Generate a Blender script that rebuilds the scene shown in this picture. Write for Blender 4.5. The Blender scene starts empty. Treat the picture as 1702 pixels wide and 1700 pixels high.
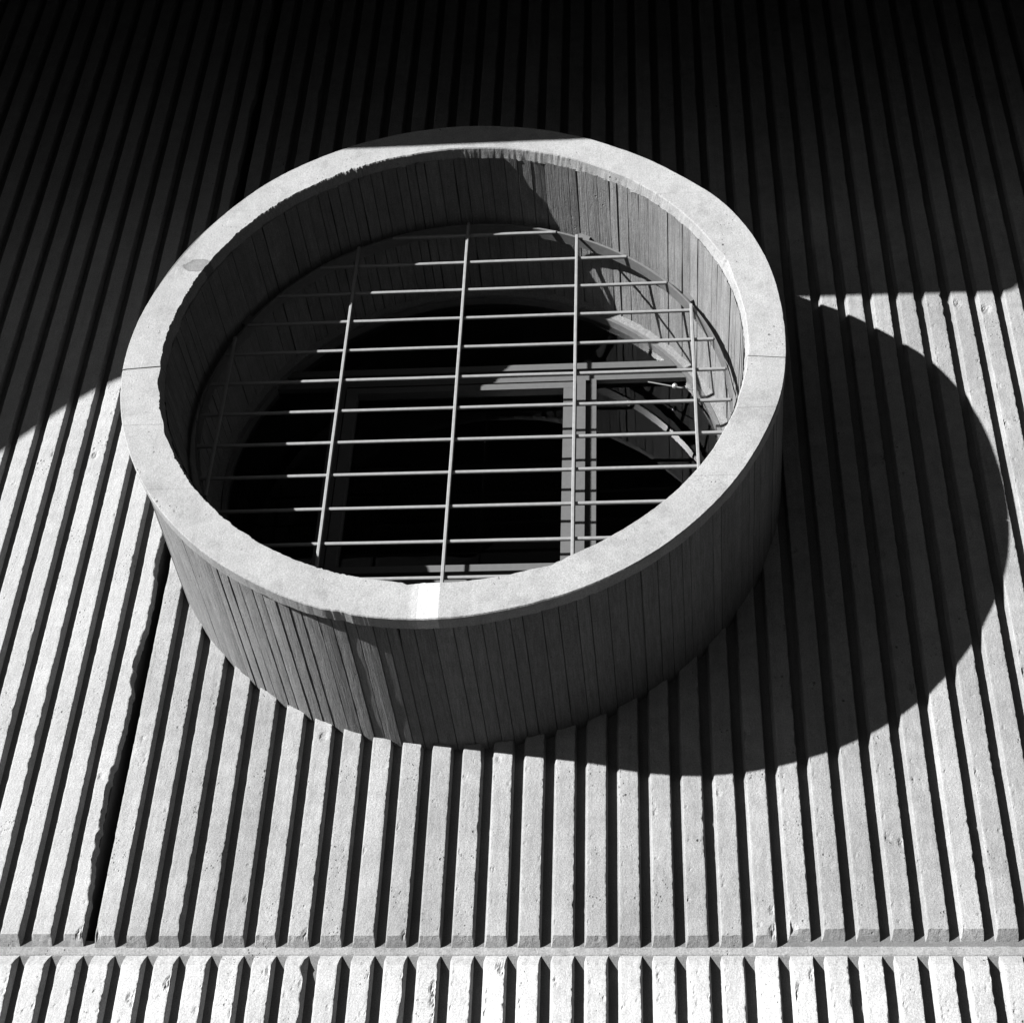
import bpy, math, random
from mathutils import Matrix, Vector, noise
random.seed(7)
scene = bpy.context.scene
COL = scene.collection
R = 1.1                      # outer radius of the concrete hood, metres
HZ = 5.3                     # height of its centre above the ground

# ------------------------------------------------------------------ camera
cam = bpy.data.cameras.new('camera')
cam.sensor_fit = 'HORIZONTAL'; cam.sensor_width = 36.0
cam.lens = 36.0 * 2681.94 / 1702.0
cam.clip_start = 0.05; cam.clip_end = 2000
co = bpy.data.objects.new('camera', cam); COL.objects.link(co)
pit, yaw, roll = 0.6543573, 0.1096558, 0.0434272
RX = Matrix.Rotation(math.pi/2 + pit, 3, 'X'); RZ = Matrix.Rotation(yaw, 3, 'Z'); RR = Matrix.Rotation(roll, 3, 'Z')
co.matrix_world = Matrix.Translation((0.59295*R, -4.1524*R, -3.35277*R + HZ)) @ (RZ @ RX @ RR).to_4x4()
scene.camera = co

# ------------------------------------------------------------------ sky and sun
SUN = Vector((-1.105, -1.0, 0.183)).normalized()          # towards the sun
world = bpy.data.worlds.new('World'); scene.world = world; world.use_nodes = True
wn = world.node_tree.nodes; wl = world.node_tree.links
wn.clear()
sky = wn.new('ShaderNodeTexSky'); sky.sky_type = 'NISHITA'; sky.sun_disc = False
sky.sun_elevation = math.asin(SUN.z); sky.sun_rotation = math.atan2(SUN.x, SUN.y)
sky.air_density = 0.15; sky.dust_density = 0.0
# black-and-white film behind a red filter sees only the red of the sky
bw = wn.new('ShaderNodeSeparateColor'); bg = wn.new('ShaderNodeBackground'); wo = wn.new('ShaderNodeOutputWorld')
wl.new(sky.outputs[0], bw.inputs[0]); wl.new(bw.outputs[0], bg.inputs[0]); wl.new(bg.outputs[0], wo.inputs[0])
bg.inputs[1].default_value = 0.05
sl = bpy.data.lights.new('sun', 'SUN'); sl.energy = 5.0; sl.angle = math.radians(0.5); sl.color = (1, 1, 1)
so = bpy.data.objects.new('sun', sl); COL.objects.link(so); so.location = (-8, -8, 12)
so.rotation_euler = SUN.to_track_quat('Z', 'Y').to_euler()
scene.view_settings.view_transform = 'Standard'; scene.view_settings.look = 'None'
scene.view_settings.gamma = 1.0; scene.view_settings.use_curve_mapping = False
scene.view_settings.exposure = 2.42

# ------------------------------------------------------------------ materials
def concrete(name, base, mottle=0.13, grain=0.34, pits=0.5, streak=None, wood=None, bump=0.5, drip=0.0, lines=(), vary=.07, marks=False):
    m = bpy.data.materials.new(name); m.use_nodes = True
    nt = m.node_tree; N = nt.nodes; Lk = nt.links
    b = N['Principled BSDF']; b.inputs['Roughness'].default_value = 0.92
    b.inputs['Specular IOR Level'].default_value = 0.15
    geo = N.new('ShaderNodeNewGeometry'); pos = geo.outputs['Position']
    def nz(scale, detail=3, rough=.6, vec=pos, dist=0):
        n = N.new('ShaderNodeTexNoise'); n.inputs['Scale'].default_value = scale
        n.inputs['Detail'].default_value = detail; n.inputs['Roughness'].default_value = rough
        n.inputs['Distortion'].default_value = dist
        Lk.new(vec, n.inputs['Vector']); return n.outputs[0]
    def mth(op, a, c=None, d=None, clamp=False):
        n = N.new('ShaderNodeMath'); n.operation = op; n.use_clamp = clamp
        for i, v in enumerate((a, c, d)):
            if v is None: continue
            if isinstance(v, (int, float)): n.inputs[i].default_value = v
            else: Lk.new(v, n.inputs[i])
        return n.outputs[0]
    def rng(v, a, c, lo, hi):
        n = N.new('ShaderNodeMapRange'); Lk.new(v, n.inputs[0])
        for i, x in enumerate((a, c, lo, hi)): n.inputs[i+1].default_value = x
        return n.outputs[0]
    def scaled(sx, sy, sz):
        n = N.new('ShaderNodeVectorMath'); n.operation = 'MULTIPLY'; Lk.new(pos, n.inputs[0])
        n.inputs[1].default_value = (sx, sy, sz); return n.outputs[0]
    big = rng(nz(2.6, 5, .62), .3, .7, 1 - mottle, 1 + mottle)
    mid = rng(nz(22, 4, .65), .3, .7, 1 - mottle*.7, 1 + mottle*.7)
    # sand grains and fine speckle of the cement skin
    fine = rng(nz(210, 3, .8), .3, .7, 1 - grain, 1 + grain)
    fac = mth('MULTIPLY', mth('MULTIPLY', big, mid), fine)
    info = N.new('ShaderNodeObjectInfo')
    fac = mth('MULTIPLY', fac, rng(info.outputs['Random'], 0, 1, 1 - vary, 1 + vary))
    height = mth('ADD', mth('MULTIPLY', nz(90, 5, .7), .6), mth('MULTIPLY', nz(380, 2, .6), .4))
    if pits:
        for sc, r0, r1, gate in ((70, .10, .20, .60), (26, .06, .13, .58)):
            v = N.new('ShaderNodeTexVoronoi'); v.inputs['Scale'].default_value = sc; Lk.new(pos, v.inputs['Vector'])
            hole = rng(v.outputs['Distance'], r0, r1, 1, 0)
            g = rng(nz(7.0, 3, .6), gate - .05, gate + .06, 0, 1)
            hole = mth('MULTIPLY', hole, g)
            fac = mth('MULTIPLY', fac, mth('SUBTRACT', 1, mth('MULTIPLY', hole, pits)))
            height = mth('SUBTRACT', height, mth('MULTIPLY', hole, 1.6))
    if streak:   # faint vertical run marks
        s = rng(nz(1, 4, .7, scaled(38, 38, 2.2)), .52, .75, 0, streak)
        fac = mth('MULTIPLY', fac, mth('SUBTRACT', 1.0, s))
    if drip:     # lime runs: thin pale vertical streaks
        s = rng(nz(1, 3, .6, scaled(120, 120, 7)), .66, .72, 0, 1)
        s = mth('MULTIPLY', s, rng(nz(5, 2, .5), .5, .6, 0, 1))
        fac = mth('ADD', fac, mth('MULTIPLY', s, drip))
    for zl, amt in lines:      # faint level lines where one pour met the next
        zz = N.new('ShaderNodeSeparateXYZ'); Lk.new(pos, zz.inputs[0])
        zc = mth('ADD', zz.outputs[2], mth('MULTIPLY', nz(14, 2, .5), .004))
        dd = mth('ABSOLUTE', mth('SUBTRACT', zc, zl + .002))
        fac = mth('MULTIPLY', fac, mth('SUBTRACT', 1, mth('MULTIPLY', rng(dd, .0008, .0022, 1, 0), amt)))
    if marks:    # rim: soft whitewash smear at the bottom, a damp repaired spot at the upper left, air holes
        xyz = N.new('ShaderNodeSeparateXYZ'); Lk.new(pos, xyz.inputs[0])
        wob = mth('MULTIPLY', mth('SUBTRACT', nz(28, 4, .7), .5), .020)
        xx = mth('ADD', xyz.outputs[0], wob)
        xq = mth('ADD', xyz.outputs[0], mth('MULTIPLY', wob, .25))
        a = mth('MULTIPLY', rng(xq, -.040, -.036, 0, 1), rng(xq, .0235, .0275, 1, 0))
        b2 = mth('MULTIPLY', rng(xx, -.066, -.050, 0, 1), rng(xx, -.040, -.034, 1, 0))
        low = rng(xyz.outputs[2], HZ - .80*R, HZ - .84*R, 0, 1)
        w = mth('MULTIPLY', mth('MAXIMUM', a, mth('MULTIPLY', b2, .45)), low)
        w = mth('MULTIPLY', w, rng(nz(45, 5, .75), .25, .5, .72, 1))
        fac = mth('MULTIPLY', fac, mth('ADD', 1, mth('MULTIPLY', w, .62)))
        dv = N.new('ShaderNodeVectorMath'); dv.operation = 'SUBTRACT'; Lk.new(pos, dv.inputs[0])
        A_ = math.radians(156.3); dv.inputs[1].default_value = (.912*R*math.cos(A_), -.718, HZ + .912*R*math.sin(A_))
        sc_ = N.new('ShaderNodeVectorMath'); sc_.operation = 'MULTIPLY'; Lk.new(dv.outputs[0], sc_.inputs[0]); sc_.inputs[1].default_value = (.85, .3, 1.35)
        ln = N.new('ShaderNodeVectorMath'); ln.operation = 'LENGTH'; Lk.new(sc_.outputs[0], ln.inputs[0])
        dd2 = mth('ADD', ln.outputs['Value'], mth('MULTIPLY', mth('SUBTRACT', nz(24, 5, .7), .5), .05))
        fac = mth('MULTIPLY', fac, rng(dd2, .036, .041, .62, 1))
        ringm = mth('MULTIPLY', rng(dd2, .034, .038, 0, 1), rng(dd2, .040, .044, 1, 0))
        fac = mth('MULTIPLY', fac, mth('SUBTRACT', 1, mth('MULTIPLY', ringm, .35)))
        st = rng(nz(9, 6, .72), .50, .70, 0, .22)
        fac = mth('MULTIPLY', fac, mth('SUBTRACT', 1, st))
    if wood:     # grain printed by rough shuttering boards, running with the hood's axis
        s = nz(1, 4, .7, scaled(170, 9, 170))
        fac = mth('MULTIPLY', fac, rng(s, .3, .72, 1 + wood*.5, 1 - wood))
        height = mth('ADD', height, mth('MULTIPLY', s, 1.2))
        t = nz(1, 3, .6, scaled(60, 5, 60))
        fac = mth('MULTIPLY', fac, rng(t, .35, .7, 1.08, .86))
    val = mth('MULTIPLY', fac, base)
    cc = N.new('ShaderNodeCombineColor')
    for i in range(3): Lk.new(val, cc.inputs[i])
    Lk.new(cc.outputs[0], b.inputs['Base Color'])
    bp = N.new('ShaderNodeBump'); bp.inputs['Strength'].default_value = bump; bp.inputs['Distance'].default_value = 0.004
    Lk.new(height, bp.inputs['Height']); Lk.new(bp.outputs[0], b.inputs['Normal'])
    return m

def plain(name, v, rough=.5, metal=0.0, var=.12):
    m = bpy.data.materials.new(name); m.use_nodes = True
    N = m.node_tree.nodes; Lk = m.node_tree.links; b = N['Principled BSDF']
    n = N.new('ShaderNodeTexNoise'); n.inputs['Scale'].default_value = 60; n.inputs['Detail'].default_value = 4
    g = N.new('ShaderNodeNewGeometry'); Lk.new(g.outputs['Position'], n.inputs['Vector'])
    r = N.new('ShaderNodeMapRange'); Lk.new(n.outputs[0], r.inputs[0])
    for i, x in enumerate((.3, .7, v*(1-var), v*(1+var))): r.inputs[i+1].default_value = x
    c = N.new('ShaderNodeCombineColor')
    for i in range(3): Lk.new(r.outputs[0], c.inputs[i])
    Lk.new(c.outputs[0], b.inputs['Base Color'])
    b.inputs['Roughness'].default_value = rough; b.inputs['Metallic'].default_value = metal
    return m

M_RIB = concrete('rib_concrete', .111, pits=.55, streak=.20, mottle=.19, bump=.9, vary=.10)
M_RIBLOW = concrete('lower_rib_concrete', .159, pits=.5, streak=.12, mottle=.17, bump=.8)  # overexposed brightness of the lower tier put into a paler base colour
M_RIBLEFT = concrete('left_rib_concrete', .135, pits=.4, streak=.1, bump=.7)
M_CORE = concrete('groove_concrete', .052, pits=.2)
M_RIM = concrete('rim_concrete', .119, grain=.27, mottle=.11, pits=.75, drip=.34, streak=.10, lines=((HZ - .298*R, .30), (HZ - .542*R, .22), (HZ + .62*R, .15)), marks=True, vary=.0)
M_BOARD = concrete('board_marked_concrete', .076, mottle=.10, pits=.25, wood=.30, bump=.6, vary=.13)
M_BOARDIN = concrete('inner_board_marked_concrete', .086, mottle=.14, pits=.25, wood=.26, bump=.6, vary=.10)
M_PATCHL = concrete('pale_plaster', .192, mottle=.04, pits=0)
M_PATCHD = concrete('damp_mortar', .053, mottle=.15, pits=.3)
M_SHELL = concrete('hood_core_concrete', .033, pits=0)
M_SOFFIT = concrete('soffit_concrete', .030, pits=0)
M_BAR = plain('grey_painted_steel', .090, .45)
M_RING = plain('galvanised_steel', .107, .38, .6)
M_FRAME = plain('painted_window_frame', .021, .7)
M_BRIGHT = plain('bare_metal', .320, .3, .8)
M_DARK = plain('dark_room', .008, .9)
M_GROUND = plain('paving', .05, .9)
def glass():
    m = bpy.data.materials.new('window_glass'); m.use_nodes = True
    N = m.node_tree.nodes; Lk = m.node_tree.links
    N.remove(N['Principled BSDF'])
    tr = N.new('ShaderNodeBsdfTransparent'); tr.inputs[0].default_value = (.6, .6, .6, 1)
    gl = N.new('ShaderNodeBsdfGlossy'); gl.inputs['Roughness'].default_value = .015
    n = N.new('ShaderNodeTexNoise'); n.inputs['Scale'].default_value = 3.0
    g = N.new('ShaderNodeNewGeometry'); Lk.new(g.outputs['Position'], n.inputs['Vector'])
    bp = N.new('ShaderNodeBump'); bp.inputs['Strength'].default_value = .06; bp.inputs['Distance'].default_value = .02
    Lk.new(n.outputs[0], bp.inputs['Height']); Lk.new(bp.outputs[0], gl.inputs['Normal'])
    fr = N.new('ShaderNodeFresnel'); fr.inputs[0].default_value = 1.5
    mx = N.new('ShaderNodeMixShader'); mu = N.new('ShaderNodeMath'); mu.operation = 'MULTIPLY'; mu.inputs[1].default_value = 1.2
    Lk.new(fr.outputs[0], mu.inputs[0]); Lk.new(mu.outputs[0], mx.inputs[0])
    Lk.new(tr.outputs[0], mx.inputs[1]); Lk.new(gl.outputs[0], mx.inputs[2])
    Lk.new(mx.outputs[0], N['Material Output'].inputs[0])
    return m
M_GLASS = glass()

# ------------------------------------------------------------------ helpers
def mesh_obj(name, verts, faces, mat, parent=None, smooth=False):
    me = bpy.data.meshes.new(name); me.from_pydata(verts, [], faces); me.validate(); me.update()
    if smooth:
        for p in me.polygons: p.use_smooth = True
    me.materials.append(mat)
    o = bpy.data.objects.new(name, me); COL.objects.link(o)
    if parent: o.parent = parent
    return o
def thing(name, label, cat, loc):
    o = bpy.data.objects.new(name, None); COL.objects.link(o); o.location = loc
    o['label'] = label; o['category'] = cat
    return o
class MB:
    def __init__(s): s.v = []; s.f = []
    def box(s, x0, x1, y0, y1, z0, z1):
        n = len(s.v)
        s.v += [(x, y, z) for z in (z0, z1) for y in (y0, y1) for x in (x0, x1)]
        s.f += [tuple(n+i for i in q) for q in ((0,2,3,1),(4,5,7,6),(0,1,5,4),(2,6,7,3),(0,4,6,2),(1,3,7,5))]
        return s
    def grid(s, rows, close_u=False, close_v=False):
        """rows: list of equal-length point lists"""
        n = len(s.v); U = len(rows); V = len(rows[0])
        for r in rows: s.v += r
        for i in range(U if close_u else U-1):
            for j in range(V if close_v else V-1):
                a = n + i*V + j; b = n + ((i+1) % U)*V + j
                c = n + ((i+1) % U)*V + (j+1) % V; d = n + i*V + (j+1) % V
                s.f.append((a, b, c, d))
        return s
    def rod(s, p, q, r, seg=10):
        p = Vector(p); q = Vector(q); d = (q-p).normalized()
        a = d.orthogonal().normalized(); b = d.cross(a)
        rows = []
        for c in (p, q):
            rows.append([tuple(c + a*r*math.cos(2*math.pi*i/seg) + b*r*math.sin(2*math.pi*i/seg)) for i in range(seg)])
        n = len(s.v); s.grid(rows, False, True)
        s.f.append(tuple(range(n+seg-1, n-1, -1))); s.f.append(tuple(range(n+seg, n+2*seg)))
        return s
    def build(s, name, mat, parent=None, smooth=False): return mesh_obj(name, s.v, s.f, mat, parent, smooth)
def N1(x, y=0.0, z=0.0): return noise.noise(Vector((x, y, z)))

# ------------------------------------------------------------------ ground
g = MB().grid([[(-300 + 600*j/8, -300 + 600*i/8, 0) for j in range(9)] for i in range(9)]).build('ground', M_GROUND)
g['kind'] = 'structure'; g['label'] = 'flat paved ground in front of the concrete wall'

# ------------------------------------------------------------------ ribbed wall (face of the ribs is y = 0)
wall = thing('ribbed_wall', 'grey concrete wall of upright ribs and dark grooves around the round hood', 'wall', (0, 0, 0))
D = 0.033                    # depth of the grooves
P = 0.1                      # pitch of the ribs
X0 = -1.1934659*R            # right-hand arris of rib 0
ZJT, ZJB = -1.600*R, -1.682*R
CHB = 0.044
CH = 0.028                   # height of the chamfers at the horizontal joint
RH = 0.945*R                 # the ribs die inside the thickness of the hood

def ztop_joint(k): return ZJT + (0.020 if k >= 24 else (0.006 if k <= 2 else 0.0))

def edge_profile(k, z, tier):
    """left and right arris wander and break-out at height z"""
    s = k*7.31 + tier*91.7
    wav = 0.0011*N1(z*1.3, s) + .0004*N1(z*6, s+3)
    rag = max(0, N1(z*34, s+11))*0.0034*(0.35 + max(0, N1(z*2.3, s+20))*2.6) + max(0, N1(z*85, s+12))*0.0034 + max(0, N1(z*9, s+13))*.0012
    big = max(0, N1(z*3.1, s+31) - .42)*0.05*max(0, N1(z*19, s+32)+.25)
    lag = max(0, N1(z*31, s+51))*0.0018 + abs(N1(z*80, s+52))*0.0008
    if tier == 1: rag *= 1.4; big *= 2.0
    if k == 2 and tier == 0:       # wide broken panel joint
        rag = 0.001 + 0.020*max(0, N1(z*4.5, 3.3)+.15) + 0.011*abs(N1(z*17, 8.8)) + .005*abs(N1(z*60, 5.5)); big = 0
        wav += .008*N1(z*1.2, 40)
    if k == 3 and tier == 0:
        lag += .004*max(0, N1(z*9, 77.7))
    return wav, rag + big, lag

FQ = [.07, .14, .22, .32, .42, .52, .62, .72, .80, .87, .94]
SPALLS = [(9, X0 + 9*P - .026, -1.075, .011), (32, X0 + 32*P - .045, .80, .012), (33, X0 + 33*P - .042, .765, .015), (28, X0 + 28*P - .004, -.92, .014),
    (23, X0+23*P-.001, ZJT+.008, .017), (24, X0+24*P-.062, ZJT+.012, .018), (2, X0+2*P-.004, ZJT+.004, .015), (3, X0+3*P-.062, ZJT+.002, .013), (9, X0+9*P-.002, ZJT+.004, .014), (12, X0+12*P-.002, ZJT+.003, .011),
    (15, X0+15*P-.001, ZJB-.002, .018), (13, X0+13*P-.002, ZJB-.07, .015), (13, X0+13*P-.001, ZJB-.11, .013), (5, X0+5*P-.001, ZJB-.06, .014), (24, X0+24*P-.001, ZJB-.03, .012)]
def rib_rows(k, zs, tier, cutfun=None):
    xr = X0 + k*P; xl = xr - 0.062
    rows = []
    rr_ = random.Random(k*13 + tier)
    crat = []
    for _ in range((40 if k >= 14 else 15) if tier == 0 else 12):
        if k >= 14 and rr_.random() < .72: cx = xl + rr_.uniform(.005, .017)
        elif rr_.random() < .5: cx = xr - rr_.uniform(.0, .012)
        else: cx = rr_.uniform(xl, xr)
        cz = rr_.uniform(-1.76, .9) if tier == 0 else rr_.uniform(-2.2, -1.86)
        crat.append((cx, cz, rr_.uniform(.002, .0045)*(2.2 if rr_.random() < .06 else 1)))
    for kk, cx, cz, cr in SPALLS:
        if kk == k: crat.append((cx, cz, cr))
    bins = {}
    for c_ in crat:
        for b_ in range(int((c_[1] - 2*c_[2] + 9)/.05), int((c_[1] + 2*c_[2] + 9)/.05) + 1): bins.setdefault(b_, []).append(c_)
    def face(x, z):
        y = .0005*N1(x*60, z*22, k) + .0004*N1(x*190, z*90, k + .5)
        for cx, cz, cr in bins.get(int((z + 9)/.05), ()):
            d2 = ((x-cx)**2 + (z-cz)**2*.6)/(cr*cr)
            if d2 < 2.2:
                y += (1 - d2/2.2)*cr*.55*(1 + .8*N1(x*260, z*260, k))
        return y
    for z in zs:
        wav, rr, lr = edge_profile(k, z, tier)
        a = xl + wav + lr; b = xr + wav*1.2 - rr
        fy = 0.0007*N1(z*5, k*3.1, 2) + .0015*N1(z*.8, k*1.7, 5)
        chr_ = 0.002 + rr*0.55
        row = [(xl - 0.0065, D + .002), (a - 0.0005, 0.0045 + lr*.6 + fy), (a + 0.0022, 0.0005 + fy),
               *[(a + .0022 + (b-a-.004)*q, fy + face(a + .0022 + (b-a-.004)*q, z)) for q in FQ],
               (b - 0.0018, 0.0004 + fy + rr*.1), (b, 0.002 + rr*.45 + fy),
               ((b + .002) if (k == 2 and tier == 0) else (xr + 0.0035), D + .002)]
        rows.append((z, row))
    return rows

def zlist(a, b):
    out = []; z = a
    while z < b - 1e-6:
        out.append(z)
        z += 0.0075 if -2.2 < z < 0.9 else 0.06
    out.append(b); return out

def make_rib(k, za, zb, tier, chamfer_bottom=False, chamfer_top=False, circ_top=False, circ_bot=False):
    zs = zlist(za, zb)
    rows = rib_rows(k, zs, tier)
    pts = []
    def off(x): return math.sqrt(max(0, RH*RH - x*x))
    jag = lambda s: .003*N1(k*5.7 + s, s*3.3, tier*9)
    n = len(rows)
    for i, (z, row) in enumerate(rows):
        line = []
        for j, (x, y) in enumerate(row):
            zz = z
            if i == n-1 and circ_top: zz = -off(x)
            if i == 0 and circ_bot: zz = off(x)
            line.append((x, y, zz))
        pts.append(line)
    if chamfer_bottom:    # face ends at za, slopes back to the joint floor
        line = [(x, D + .002, za - CH + .002*N1(x*40, 5)) for x, y in rows[0][1]]
        mid = [(x + .001*N1(x*90, k), max(y, D*.5 + .0015*N1(x*60, k)), za - CH*.5) for x, y in rows[0][1]]
        pts[0] = [(x, y, z + .0025*N1(x*70, k, 4) + .004*max(0, N1(x*35, k, 9))) for x, y, z in pts[0]]
        pts = [line, mid] + pts
    if chamfer_top:
        line = [(x, D + .002, zb + CHB) for x, y in rows[-1][1]]
        mid = [(x, max(y, D*.5 + .0015*N1(x*60, k)), zb + CHB*.5) for x, y in rows[-1][1]]
        pts[-1] = [(x, y, z + .0025*N1(x*70, k, 14) - .004*max(0, N1(x*35, k, 19))) for x, y, z in pts[-1]]
        pts = pts + [mid, line]
    mb = MB().grid(pts)
    o = mb.build('rib', (M_RIBLEFT if k <= 2 else M_RIB) if tier == 0 else M_RIBLOW, wall)
    o.location = (0, 0, HZ)
    return o

KMIN, KMAX = -22, 52
for k in range(KMIN, KMAX+1):
    zt = ztop_joint(k)
    xr = X0 + k*P; xl = xr - 0.062
    xm = max(abs(xl - .0065), abs(xr + .0035))
    if xm < RH:
        make_rib(k, zt, -math.sqrt(RH*RH - xm*xm) - .004, 0, chamfer_bottom=True, circ_top=True)
        make_rib(k, math.sqrt(RH*RH - xm*xm) + .004, 3.3, 0, circ_bot=True)
    elif min(abs(xl), abs(xr)) < RH and xl*xr > 0:
        make_rib(k, zt, 3.3, 0, chamfer_bottom=True)
    else:
        make_rib(k, zt, 3.3, 0, chamfer_bottom=True)
    make_rib(k, -5.3, ZJB, 1, chamfer_top=True)

# groove floor, pierced by the round opening; the broken panel joint is open and deep
XA, XB = X0 + 2*P - .016, X0 + 3*P - .062 - .004
def floor_rect(x0, x1, z0, z1):
    mb = MB(); nx = max(1, int((x1-x0)/.1)); nz = max(1, int((z1-z0)/.1))
    mb.grid([[(x0+(x1-x0)*j/nx, D, z0+(z1-z0)*i/nz) for j in range(nx+1)] for i in range(nz+1)])
    o = mb.build('groove_floor', M_CORE, wall); o.location = (0, 0, HZ)
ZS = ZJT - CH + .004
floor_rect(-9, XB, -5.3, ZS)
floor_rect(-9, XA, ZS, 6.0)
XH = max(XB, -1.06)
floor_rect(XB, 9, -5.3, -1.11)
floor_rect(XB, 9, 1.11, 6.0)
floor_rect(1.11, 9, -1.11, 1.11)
rows = []
angs = sorted(set([i*2.0 for i in range(180)] + [math.degrees(math.atan2(z, x)) % 360 for x in (XB, 1.11) for z in (-1.11, 1.11)]))
for ad in angs + [angs[0]]:
    a = math.radians(ad)
    c, s = math.cos(a), math.sin(a)
    t = 1e9
    if c > 1e-9: t = min(t, 1.11/c)
    if c < -1e-9: t = min(t, XB/c)
    if abs(s) > 1e-9: t = min(t, 1.11/abs(s))
    ro = max(t, RH - .05)
    rows.append([(ro*c, D, ro*s), ((RH - .07)*c, D, (RH - .07)*s)])
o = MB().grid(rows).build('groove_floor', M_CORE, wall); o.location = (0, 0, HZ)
mb = MB(); mb.grid([[(XA, D, z), (XA, D + .11, z), (XB, D + .11, z), (XB, D, z)] for z in (ZS, 6.0)])
o = mb.build('open_joint', M_CORE, wall); o.location = (0, 0, HZ)
o = MB().box(XA, XB, D + .001, D + .11, ZS - .03, ZS - .001).build('open_joint', M_CORE, wall); o.location = (0, 0, HZ)
# flat bottom of the horizontal joint, a trowelled strip
rows = []
for i in range(1201):
    x = -4 + 8*i/1200
    rows.append([(x, D + .010, ZJT - CH + .030), (x, D - .0022 + .0008*N1(x*30, 2), ZJT - CH + .002 + .0035*N1(x*24, 5) + .003*max(0, N1(x*60, 6))), (x, D - .003 + .0008*N1(x*30, 3), ZJB + CHB + .0035*N1(x*27, 9) - .003*max(0, N1(x*66, 8))), (x, D + .010, ZJB + CHB - .02)])
o = MB().grid(rows).build('joint_floor', M_RIB, wall); o.location = (0, 0, HZ)

# ------------------------------------------------------------------ concrete hood
hood = thing('window_hood', 'round board-marked concrete hood with smooth pale rim standing out of the ribbed wall', 'window hood', (0, 0, HZ))
L = 0.6529*R
OUTR = [(-176, 1.002), (-165, 1.003), (-134, 1.001), (-120, 0.999), (-108, 1.006), (-92, 1.003), (-76, 0.997), (-57, 0.998), (-41, 0.995), (-25, 0.995), (-14, 1.0),
        (-3, 0.996), (7, 0.998), (16, 1.007), (26, 1.014), (35, 1.016), (44, 1.0), (58, 0.994), (90, 1.0), (117, 1.001), (130, 1.0), (142, 0.991), (156, 0.984), (165, 0.991), (173, 0.997)]
def tab(T, a):
    a = (a + 180) % 360 - 180
    for i in range(len(T)):
        a0, r0 = T[i]; a1, r1 = T[(i+1) % len(T)]
        if a1 < a0: a1 += 360
        aa = a if a >= a0 else a + 360
        if a0 <= aa <= a1:
            t = (aa - a0)/(a1 - a0); return r0 + (r1 - r0)*t
    return 1.0
def rout(a): return sum(tab(OUTR, a + d) for d in (-3, -1.5, 0, 1.5, 3))/5
def rin(a): return 0.8845 + .003*N1(math.cos(math.radians(a))*2.2, math.sin(math.radians(a))*2.2, 7)

def rim_segment(a0, a1, rag0, rag1):
    n = int(abs(a1 - a0)*5); rows = []
    for i in range(n+1):
        ad = a0 + (a1 - a0)*i/n; a = math.radians(ad); c, s = math.cos(a), math.sin(a)
        aw = (ad + 360) % 360
        rough = .35 + (1.0 if 100 < aw < 215 else 0) + (.45 if 215 <= aw < 275 else 0)
        gate = max(0, .5 + 1.8*N1(c*5, s*5, 70))
        e = rough*(.0045*max(-.3, N1(c*17, s*17, 1)) + gate*(.0040*max(-.3, N1(c*55, s*55, 2)) + .0026*N1(c*150, s*150, 3))) + .03*max(0, N1(c*8, s*8, 77) - .38)*(1 + 1.2*N1(c*50, s*50, 78))
        e2 = .0035*N1(c*18, s*18, 11) + .0022*N1(c*60, s*60, 12)
        eo = .0012*N1(c*40, s*40, 5) + .0009*N1(c*150, s*150, 6) - .022*max(0, N1(c*11, s*11, 44) - .40)*(1 + N1(c*60, s*60, 45))
        ri = rin(ad) + e; ro = rout(ad) + eo*.6
        w = .0011*N1(c*9, s*9, 8)
        ring = [(ro*R, -L + .046*R + .004*R*N1(c*30, s*30, 21) + .002*N1(c*120, s*120, 22)), (ro*R, -L + .004 + w), (ro*R - .003, -L + w),
                ((ro*.6 + ri*.4)*R, -L + w*.6), (ri*R + .002, -L + w), (ri*R - .001, -L + .004 + w),
                ((.8815 + e*.6 + e2*.4)*R, -L + .014*R + .002*N1(c*25, s*25, 31)), ((.8765 + e2)*R, -L + .040*R + .006*N1(c*28, s*28, 32)),
                (.93*R, -L + .05*R)]
        k = .0022*((i == 0) - (i == n))
        ja = a + (0 if 0 < i < n else .0)
        rows.append([(r*math.cos(ja), y, r*math.sin(ja)) for r, y in ring])
    mb = MB().grid(rows, False, True)
    m = len(ring); mb.f.append(tuple(range(m-1, -1, -1))); b = len(mb.v) - m; mb.f.append(tuple(range(b, b+m)))
    return mb.build('rim_segment', M_RIM, hood)
rim_segment(-6.25, 184.15, 0, 0)
rim_segment(184.45, 353.60, 0, 0)

# cast core between the board-marked skins
rows = []
for i in range(181):
    a = math.radians(i*2); c, s = math.cos(a), math.sin(a)
    rows.append([(r*R*c, y, r*R*s) for r, y in ((.884, .10*R), (.884, -L + .04*R), (.893, -L + .03*R), (.893, -L + .0025), (.990, -L + .0025), (.990, -L + .03*R), (.978, -L + .035*R), (.998, D + .004), (.97, .10*R))])
MB().grid(rows, False, True).build('hood_core', M_SHELL, hood, True)

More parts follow.
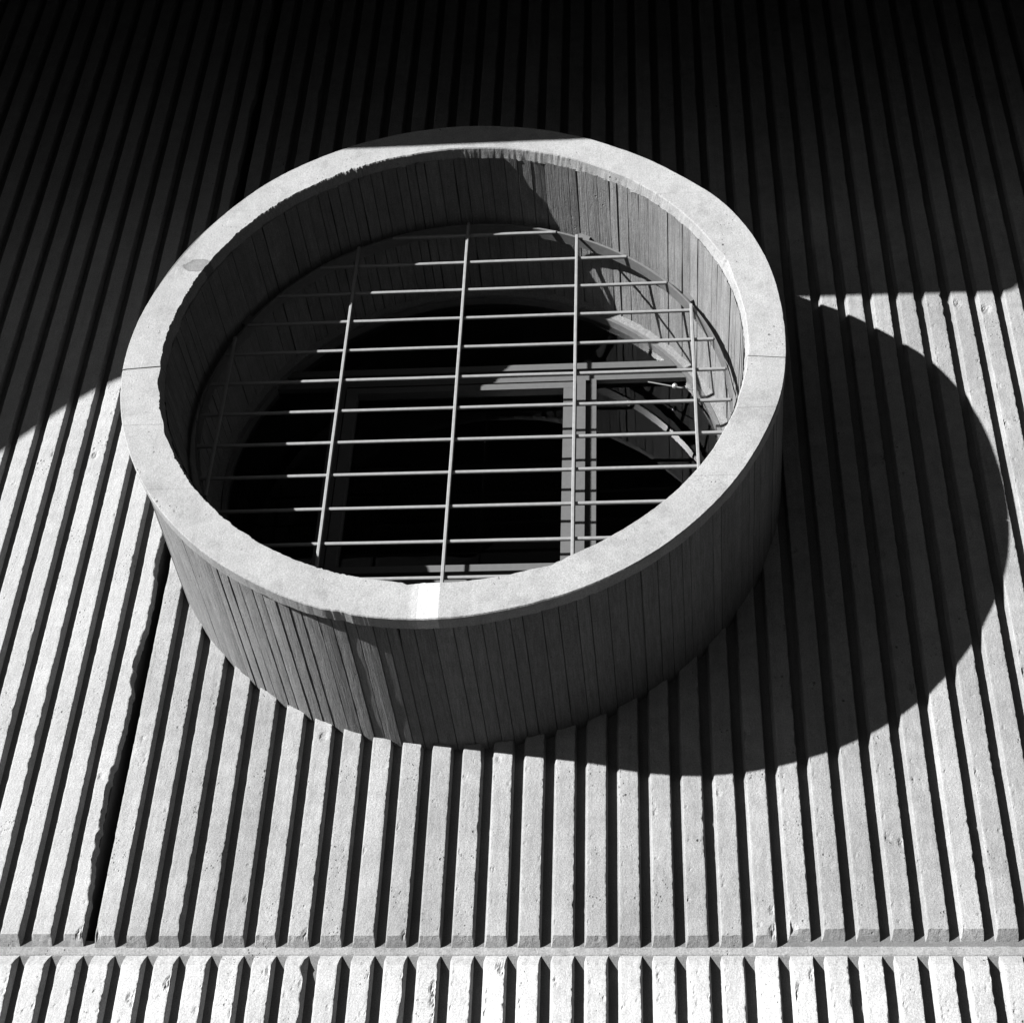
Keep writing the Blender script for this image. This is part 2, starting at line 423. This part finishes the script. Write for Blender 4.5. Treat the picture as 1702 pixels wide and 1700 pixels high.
def board_strip(a0, a1, inner, off, tilt, seed, g0, g1):
    """one imprint of a shuttering board, running front to back"""
    ys = [-L + (.036 if inner else .040)*R]
    yend = .085*R if inner else D + .002
    n = 30; rows = []
    for i in range(n+1):
        y = ys[0] + (yend - ys[0])*i/n
        t = i/n
        w0 = g0*max(0, .35 + 2.2*N1(y*5 + a0*40, a0*90)) + .0007*abs(N1(y*60, seed + 5)); w1 = g1*max(0, .35 + 2.2*N1(y*5 + a1*40, a1*90)) + .0007*abs(N1(y*60, seed + 15))
        base = (.8745 if inner else .992 + .020*t)
        sgn = 1 if inner else -1            # deeper into the concrete
        row = []
        aa0 = a0 + w0 - .0002; aa1 = a1 - w1 + .0002
        wv = .0006*N1(y*9, seed + 3)
        for aa, dr in ((aa0, .009), (aa0 + .0012, .0006), (aa0*.5 + aa1*.5, 0), (aa1 - .0012, .0006), (aa1, .009)):
            tt = (aa - aa0)/(aa1 - aa0) - .5
            r = base*R + sgn*(dr + off + tilt*tt + wv)
            row.append((r*math.cos(aa), y, r*math.sin(aa)))
        rows.append(row)
    return MB().grid(rows).build('board_imprint', M_BOARDIN if inner else M_BOARD, hood)
rnd = random.Random(3)
for inner, cnt in ((True, 136), (False, 146)):
    ed = [0.0]
    for i in range(cnt): ed.append(ed[-1] + rnd.uniform(.72, 1.28))
    tot = ed[-1]
    tight = lambda i: (not inner) and 265 < ed[i]/tot*360 < 360
    gaps = [(.15 if tight(_) else 1)*rnd.choice((.0001, .0002, .0004, .0008, .0013, .0020)) for _ in range(cnt)]
    for i in range(cnt):
        a0 = ed[i]/tot*2*math.pi; a1 = ed[i+1]/tot*2*math.pi
        board_strip(a0, a1, inner, rnd.uniform(-.0014, .0020), rnd.uniform(-.0032, .0032), i*3.7 + 500*inner, gaps[i], gaps[(i+1) % cnt])
# mortar fillet round the window at the back of the tube
rows = []
for i in range(361):
    a = math.radians(i); c, s = math.cos(a), math.sin(a); w = .002*N1(c*12, s*12, 3)
    rows.append([(r*R*c, y, r*R*s) for r, y in ((.880, -.004*R + w), (.868, .003*R + w*.5), (.860, .008*R + w), (.850, .012*R), (.8475, .05*R))])
MB().grid(rows, True).build('mortar_fillet', M_BOARD, hood)

# ------------------------------------------------------------------ steel grille inside the hood
grille = thing('window_grille', 'pale steel grille of crossing bars on a ring inside the round hood', 'grille', (0, -.345*R, HZ))
rows = []
for i in range(361):
    a = math.radians(i); c, s = math.cos(a), math.sin(a)
    rr = .842 + .0025*N1(c*1.5, s*1.5, 2)
    rows.append([(r*R*c, y, r*R*s) for r, y in ((rr, 0), (rr + .0075, 0), (rr + .0075, .042*R), (rr, .042*R))])
MB().grid(rows, True, True).build('ring', M_RING, grille, False)
BW = .0058
def bar(x0, z0, x1, z1, y, w=BW):
    mb = MB()
    d = Vector((x1-x0, 0, z1-z0)).normalized(); nrm = Vector((-d.z, 0, d.x))
    rows = []
    K = 10
    for i in range(K+1):
        p = Vector((x0, 0, z0)).lerp(Vector((x1, 0, z1)), i/K)
        b = .0012*N1(i*.6, x0*9 + z0*7)
        rows.append([tuple(p + nrm*(uu*w + b) + Vector((0, y + vv*w, 0))) for uu, vv in
                     ((-1, -.6), (-.6, -1), (.6, -1), (1, -.6), (1, .6), (.6, 1), (-.6, 1), (-1, .6))])
    mb.grid(rows, False, True)
    mb.f.append(tuple(range(7, -1, -1))); n = len(mb.v); mb.f.append(tuple(range(n-8, n)))
    return mb.build('bar', M_BAR, grille)
rr = .843
for k in range(-6, 7):
    z = .004 + .1312*k
    if k == 6: z = .794
    if abs(z) < rr - .01:
        h = math.sqrt(rr*rr - z*z); bar(-h*R, z*R, h*R, z*R, .0005)
for i in range(-1, 4):
    x = -.397 + .377*i
    h = math.sqrt(rr*rr - x*x); bar(x*R, -h*R, x*R, h*R, -.0105)
def lug(a):
    a = math.radians(a); c, s = math.cos(a), math.sin(a)
    mb = MB(); v = []
    for dt in (-.022, .022):
        for y in (.012, .038):
            for r in (.845, .879):
                v.append(((r*c - dt*s)*R, y, (r*s + dt*c)*R))
    mb.v = v; mb.f = [(0,1,3,2), (4,6,7,5), (0,4,5,1), (2,3,7,6), (0,2,6,4), (1,5,7,3)]
    mb.build('fixing_lug', M_RING, grille)
for a in (64, 33, 150, 215, 262, 318): lug(a)

# ------------------------------------------------------------------ round window
win = thing('round_window', 'dark round window with opening casement and painted metal frame behind the grille', 'window', (0, .0165, HZ + .012))
rows = []
for i in range(241):
    a = math.radians(i*1.5); c, s = math.cos(a), math.sin(a)
    rows.append([(r*R*c, y, r*R*s) for r, y in ((.834, -.006), (.847, -.006), (.847, .05), (.834, .05))])
MB().grid(rows, True, True).build('ring_frame', M_RING, win)
def fbox(name, x0, x1, z0, z1, y0, y1, mat=M_FRAME, rim=.833):
    """a bar of frame; its free ends are trimmed to the ring"""
    def lim(v): return math.sqrt(max(0, rim*rim - v*v))
    if x1 - x0 > z1 - z0:
        v = [];
        for y in (y0, y1):
            for x, z in ((max(x0, -lim(z0)), z0), (min(x1, lim(z0)), z0), (min(x1, lim(z1)), z1), (max(x0, -lim(z1)), z1)): v.append((x*R, y, z*R))
    else:
        v = []
        for y in (y0, y1):
            for x, z in ((x0, max(z0, -lim(x0))), (x1, max(z0, -lim(x1))), (x1, min(z1, lim(x1))), (x0, min(z1, lim(x0)))): v.append((x*R, y, z*R))
    return mesh_obj(name, v, [(0,1,2,3), (7,6,5,4), (0,4,5,1), (1,5,6,2), (2,6,7,3), (3,7,4,0)], mat, win)
fbox('transom', -2, 2, .472, .499, -.004, .05)
fbox('transom', -2, 2, .424, .462, .004, .05)
fbox('mullion', .341, .372, -2, .423, -.004, .05)
fbox('mullion', .388, .409, -2, .423, -.004, .05)
fbox('mullion', .3725, .3875, -2, .423, .022, .05)
sash = [('sash_rail', -.43, .333, .378, .405), ('sash_rail', -.43, .333, -.395, -.370)]
fbox('sash_rail', -.465, .334, .379, .4045, -.012, .04)
fbox('sash_rail', -.465, .334, -.392, -.366, -.012, .04)
fbox('sash_stile', .296, .334, -.3655, .3785, -.012, .04)
fbox('sash_stile', -.465, -.427, -.3655, .3785, -.012, .04)
fbox('mullion', -.51, -.470, -2, .423, -.004, .05)
fbox('transom', -.469, .340, -.440, -.405, -.004, .05)
# panes
def disc(name, segs, y, mat, rim=.835):
    pts = [(rim*R*math.cos(2*math.pi*i/segs), y, rim*R*math.sin(2*math.pi*i/segs)) for i in range(segs)]
    return mesh_obj(name, pts, [tuple(range(segs))], mat, win)
disc('glass_pane', 120, .028, M_GLASS)
# stay with knob leaning out of the right-hand light
MB().rod((.588*R, -.006, .399*R), (.739*R, -.055, .316*R), .0030).build('stay', M_FRAME, win)
mb = MB(); rows = []
for i in range(7):
    ph = -math.pi/2 + math.pi*i/6
    rows.append([(.678*R + .011*math.cos(ph)*math.cos(t*math.pi/5), -.036 + .011*math.cos(ph)*math.sin(t*math.pi/5), .352*R + .011*math.sin(ph)) for t in range(10)])
mb.grid(rows, False, True).build('knob', M_BRIGHT, win, True)
# unlit room behind the glass
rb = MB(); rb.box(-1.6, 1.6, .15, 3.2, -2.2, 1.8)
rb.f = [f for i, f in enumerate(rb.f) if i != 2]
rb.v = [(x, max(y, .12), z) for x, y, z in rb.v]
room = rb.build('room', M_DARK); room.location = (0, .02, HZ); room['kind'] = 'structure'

# ------------------------------------------------------------------ storey overhanging above the frame, casts the big shade
ov = thing('overhanging_storey', 'upper storey overhanging the ribbed wall on a deep edge beam', 'building', (0, 0, HZ))
YB = -2.1
t_ = 2.1
def occ(x, z): return (x - 1.105*t_, z + .183*t_)        # point of the beam edge that throws its shadow on (x, z) of the wall
edge = [(-2.55, -5.9), (-2.30, -.6), (-2.05, -.05), (-1.91, .10), (-1.83, .177), (-1.766, .244), (-1.712, .30), (-1.617, .40), (-1.507, .49), (-1.43, .54), (-1.30, .62), (-1.1, .74), (-.9, .82), (-.7, .858),
        (-.4, .864), (1.0, .864), (1.6, .860), (2.03, .852), (2.07, .868), (2.12, .915), (2.38, 1.22), (2.6, 1.25), (8.5, 1.25), (8.6, 3.3)]
op = [occ(x, z) for x, z in edge]
op[0] = (op[0][0], -HZ)
poly = [(-7.5, -HZ)] + op + [(-7.5, op[-1][1])]
n = len(poly)
v = [(x, YB - .35, z) for x, z in poly] + [(x, YB - .35 - .35, z) for x, z in poly]
# the edge nearest the wall throws the shadow: keep it at YB
v = [(x, YB, z) for x, z in poly] + [(x, YB - .35, z + 0.0) for x, z in poly]
v = [(x - (.42 if (i >= n and 0 < i % n < n-1) else 0), y, (z + .085 if (i >= n and 1 < i % n < n-1) else z)) for i, (x, y, z) in enumerate(v)]
f = [tuple(range(n-1, -1, -1)), tuple(range(n, 2*n))] + [(i, (i+1) % n, (i+1) % n + n, i+n) for i in range(n)]
mesh_obj('edge_beam', v, f, M_SOFFIT, ov)
zt = op[-1][1]
MB().box(-7.5, op[-1][0] + .1, YB - .36, -.004, max(3.3, zt) + .005, 7.5).build('storey', M_SOFFIT, ov)
pr_ = [(D - .001, 3.25), (-1.36, 1.44), (-2.098, 1.34), (-2.098, 3.302), (D - .001, 3.302)]  # added block out of view, narrows the opening to darken the upper wall
mb = MB(); mb.v = [(x, y, z) for x in (-7.5, 8.5) for y, z in pr_]
mb.f = [(0, 1, 2, 3, 4), (9, 8, 7, 6, 5)] + [(i, i + 5, (i+1) % 5 + 5, (i+1) % 5) for i in range(5)]
mb.build('added_shade_block', M_SOFFIT, ov)
MB().box(-9.0, 9.0, .2, .6, 3.2, 7.5).build('wall_above', M_SOFFIT, ov)

print('objects', len(bpy.data.objects), 'tris', sum(len(p.vertices)-2 for o in bpy.data.objects if o.type == 'MESH' for p in o.data.polygons))
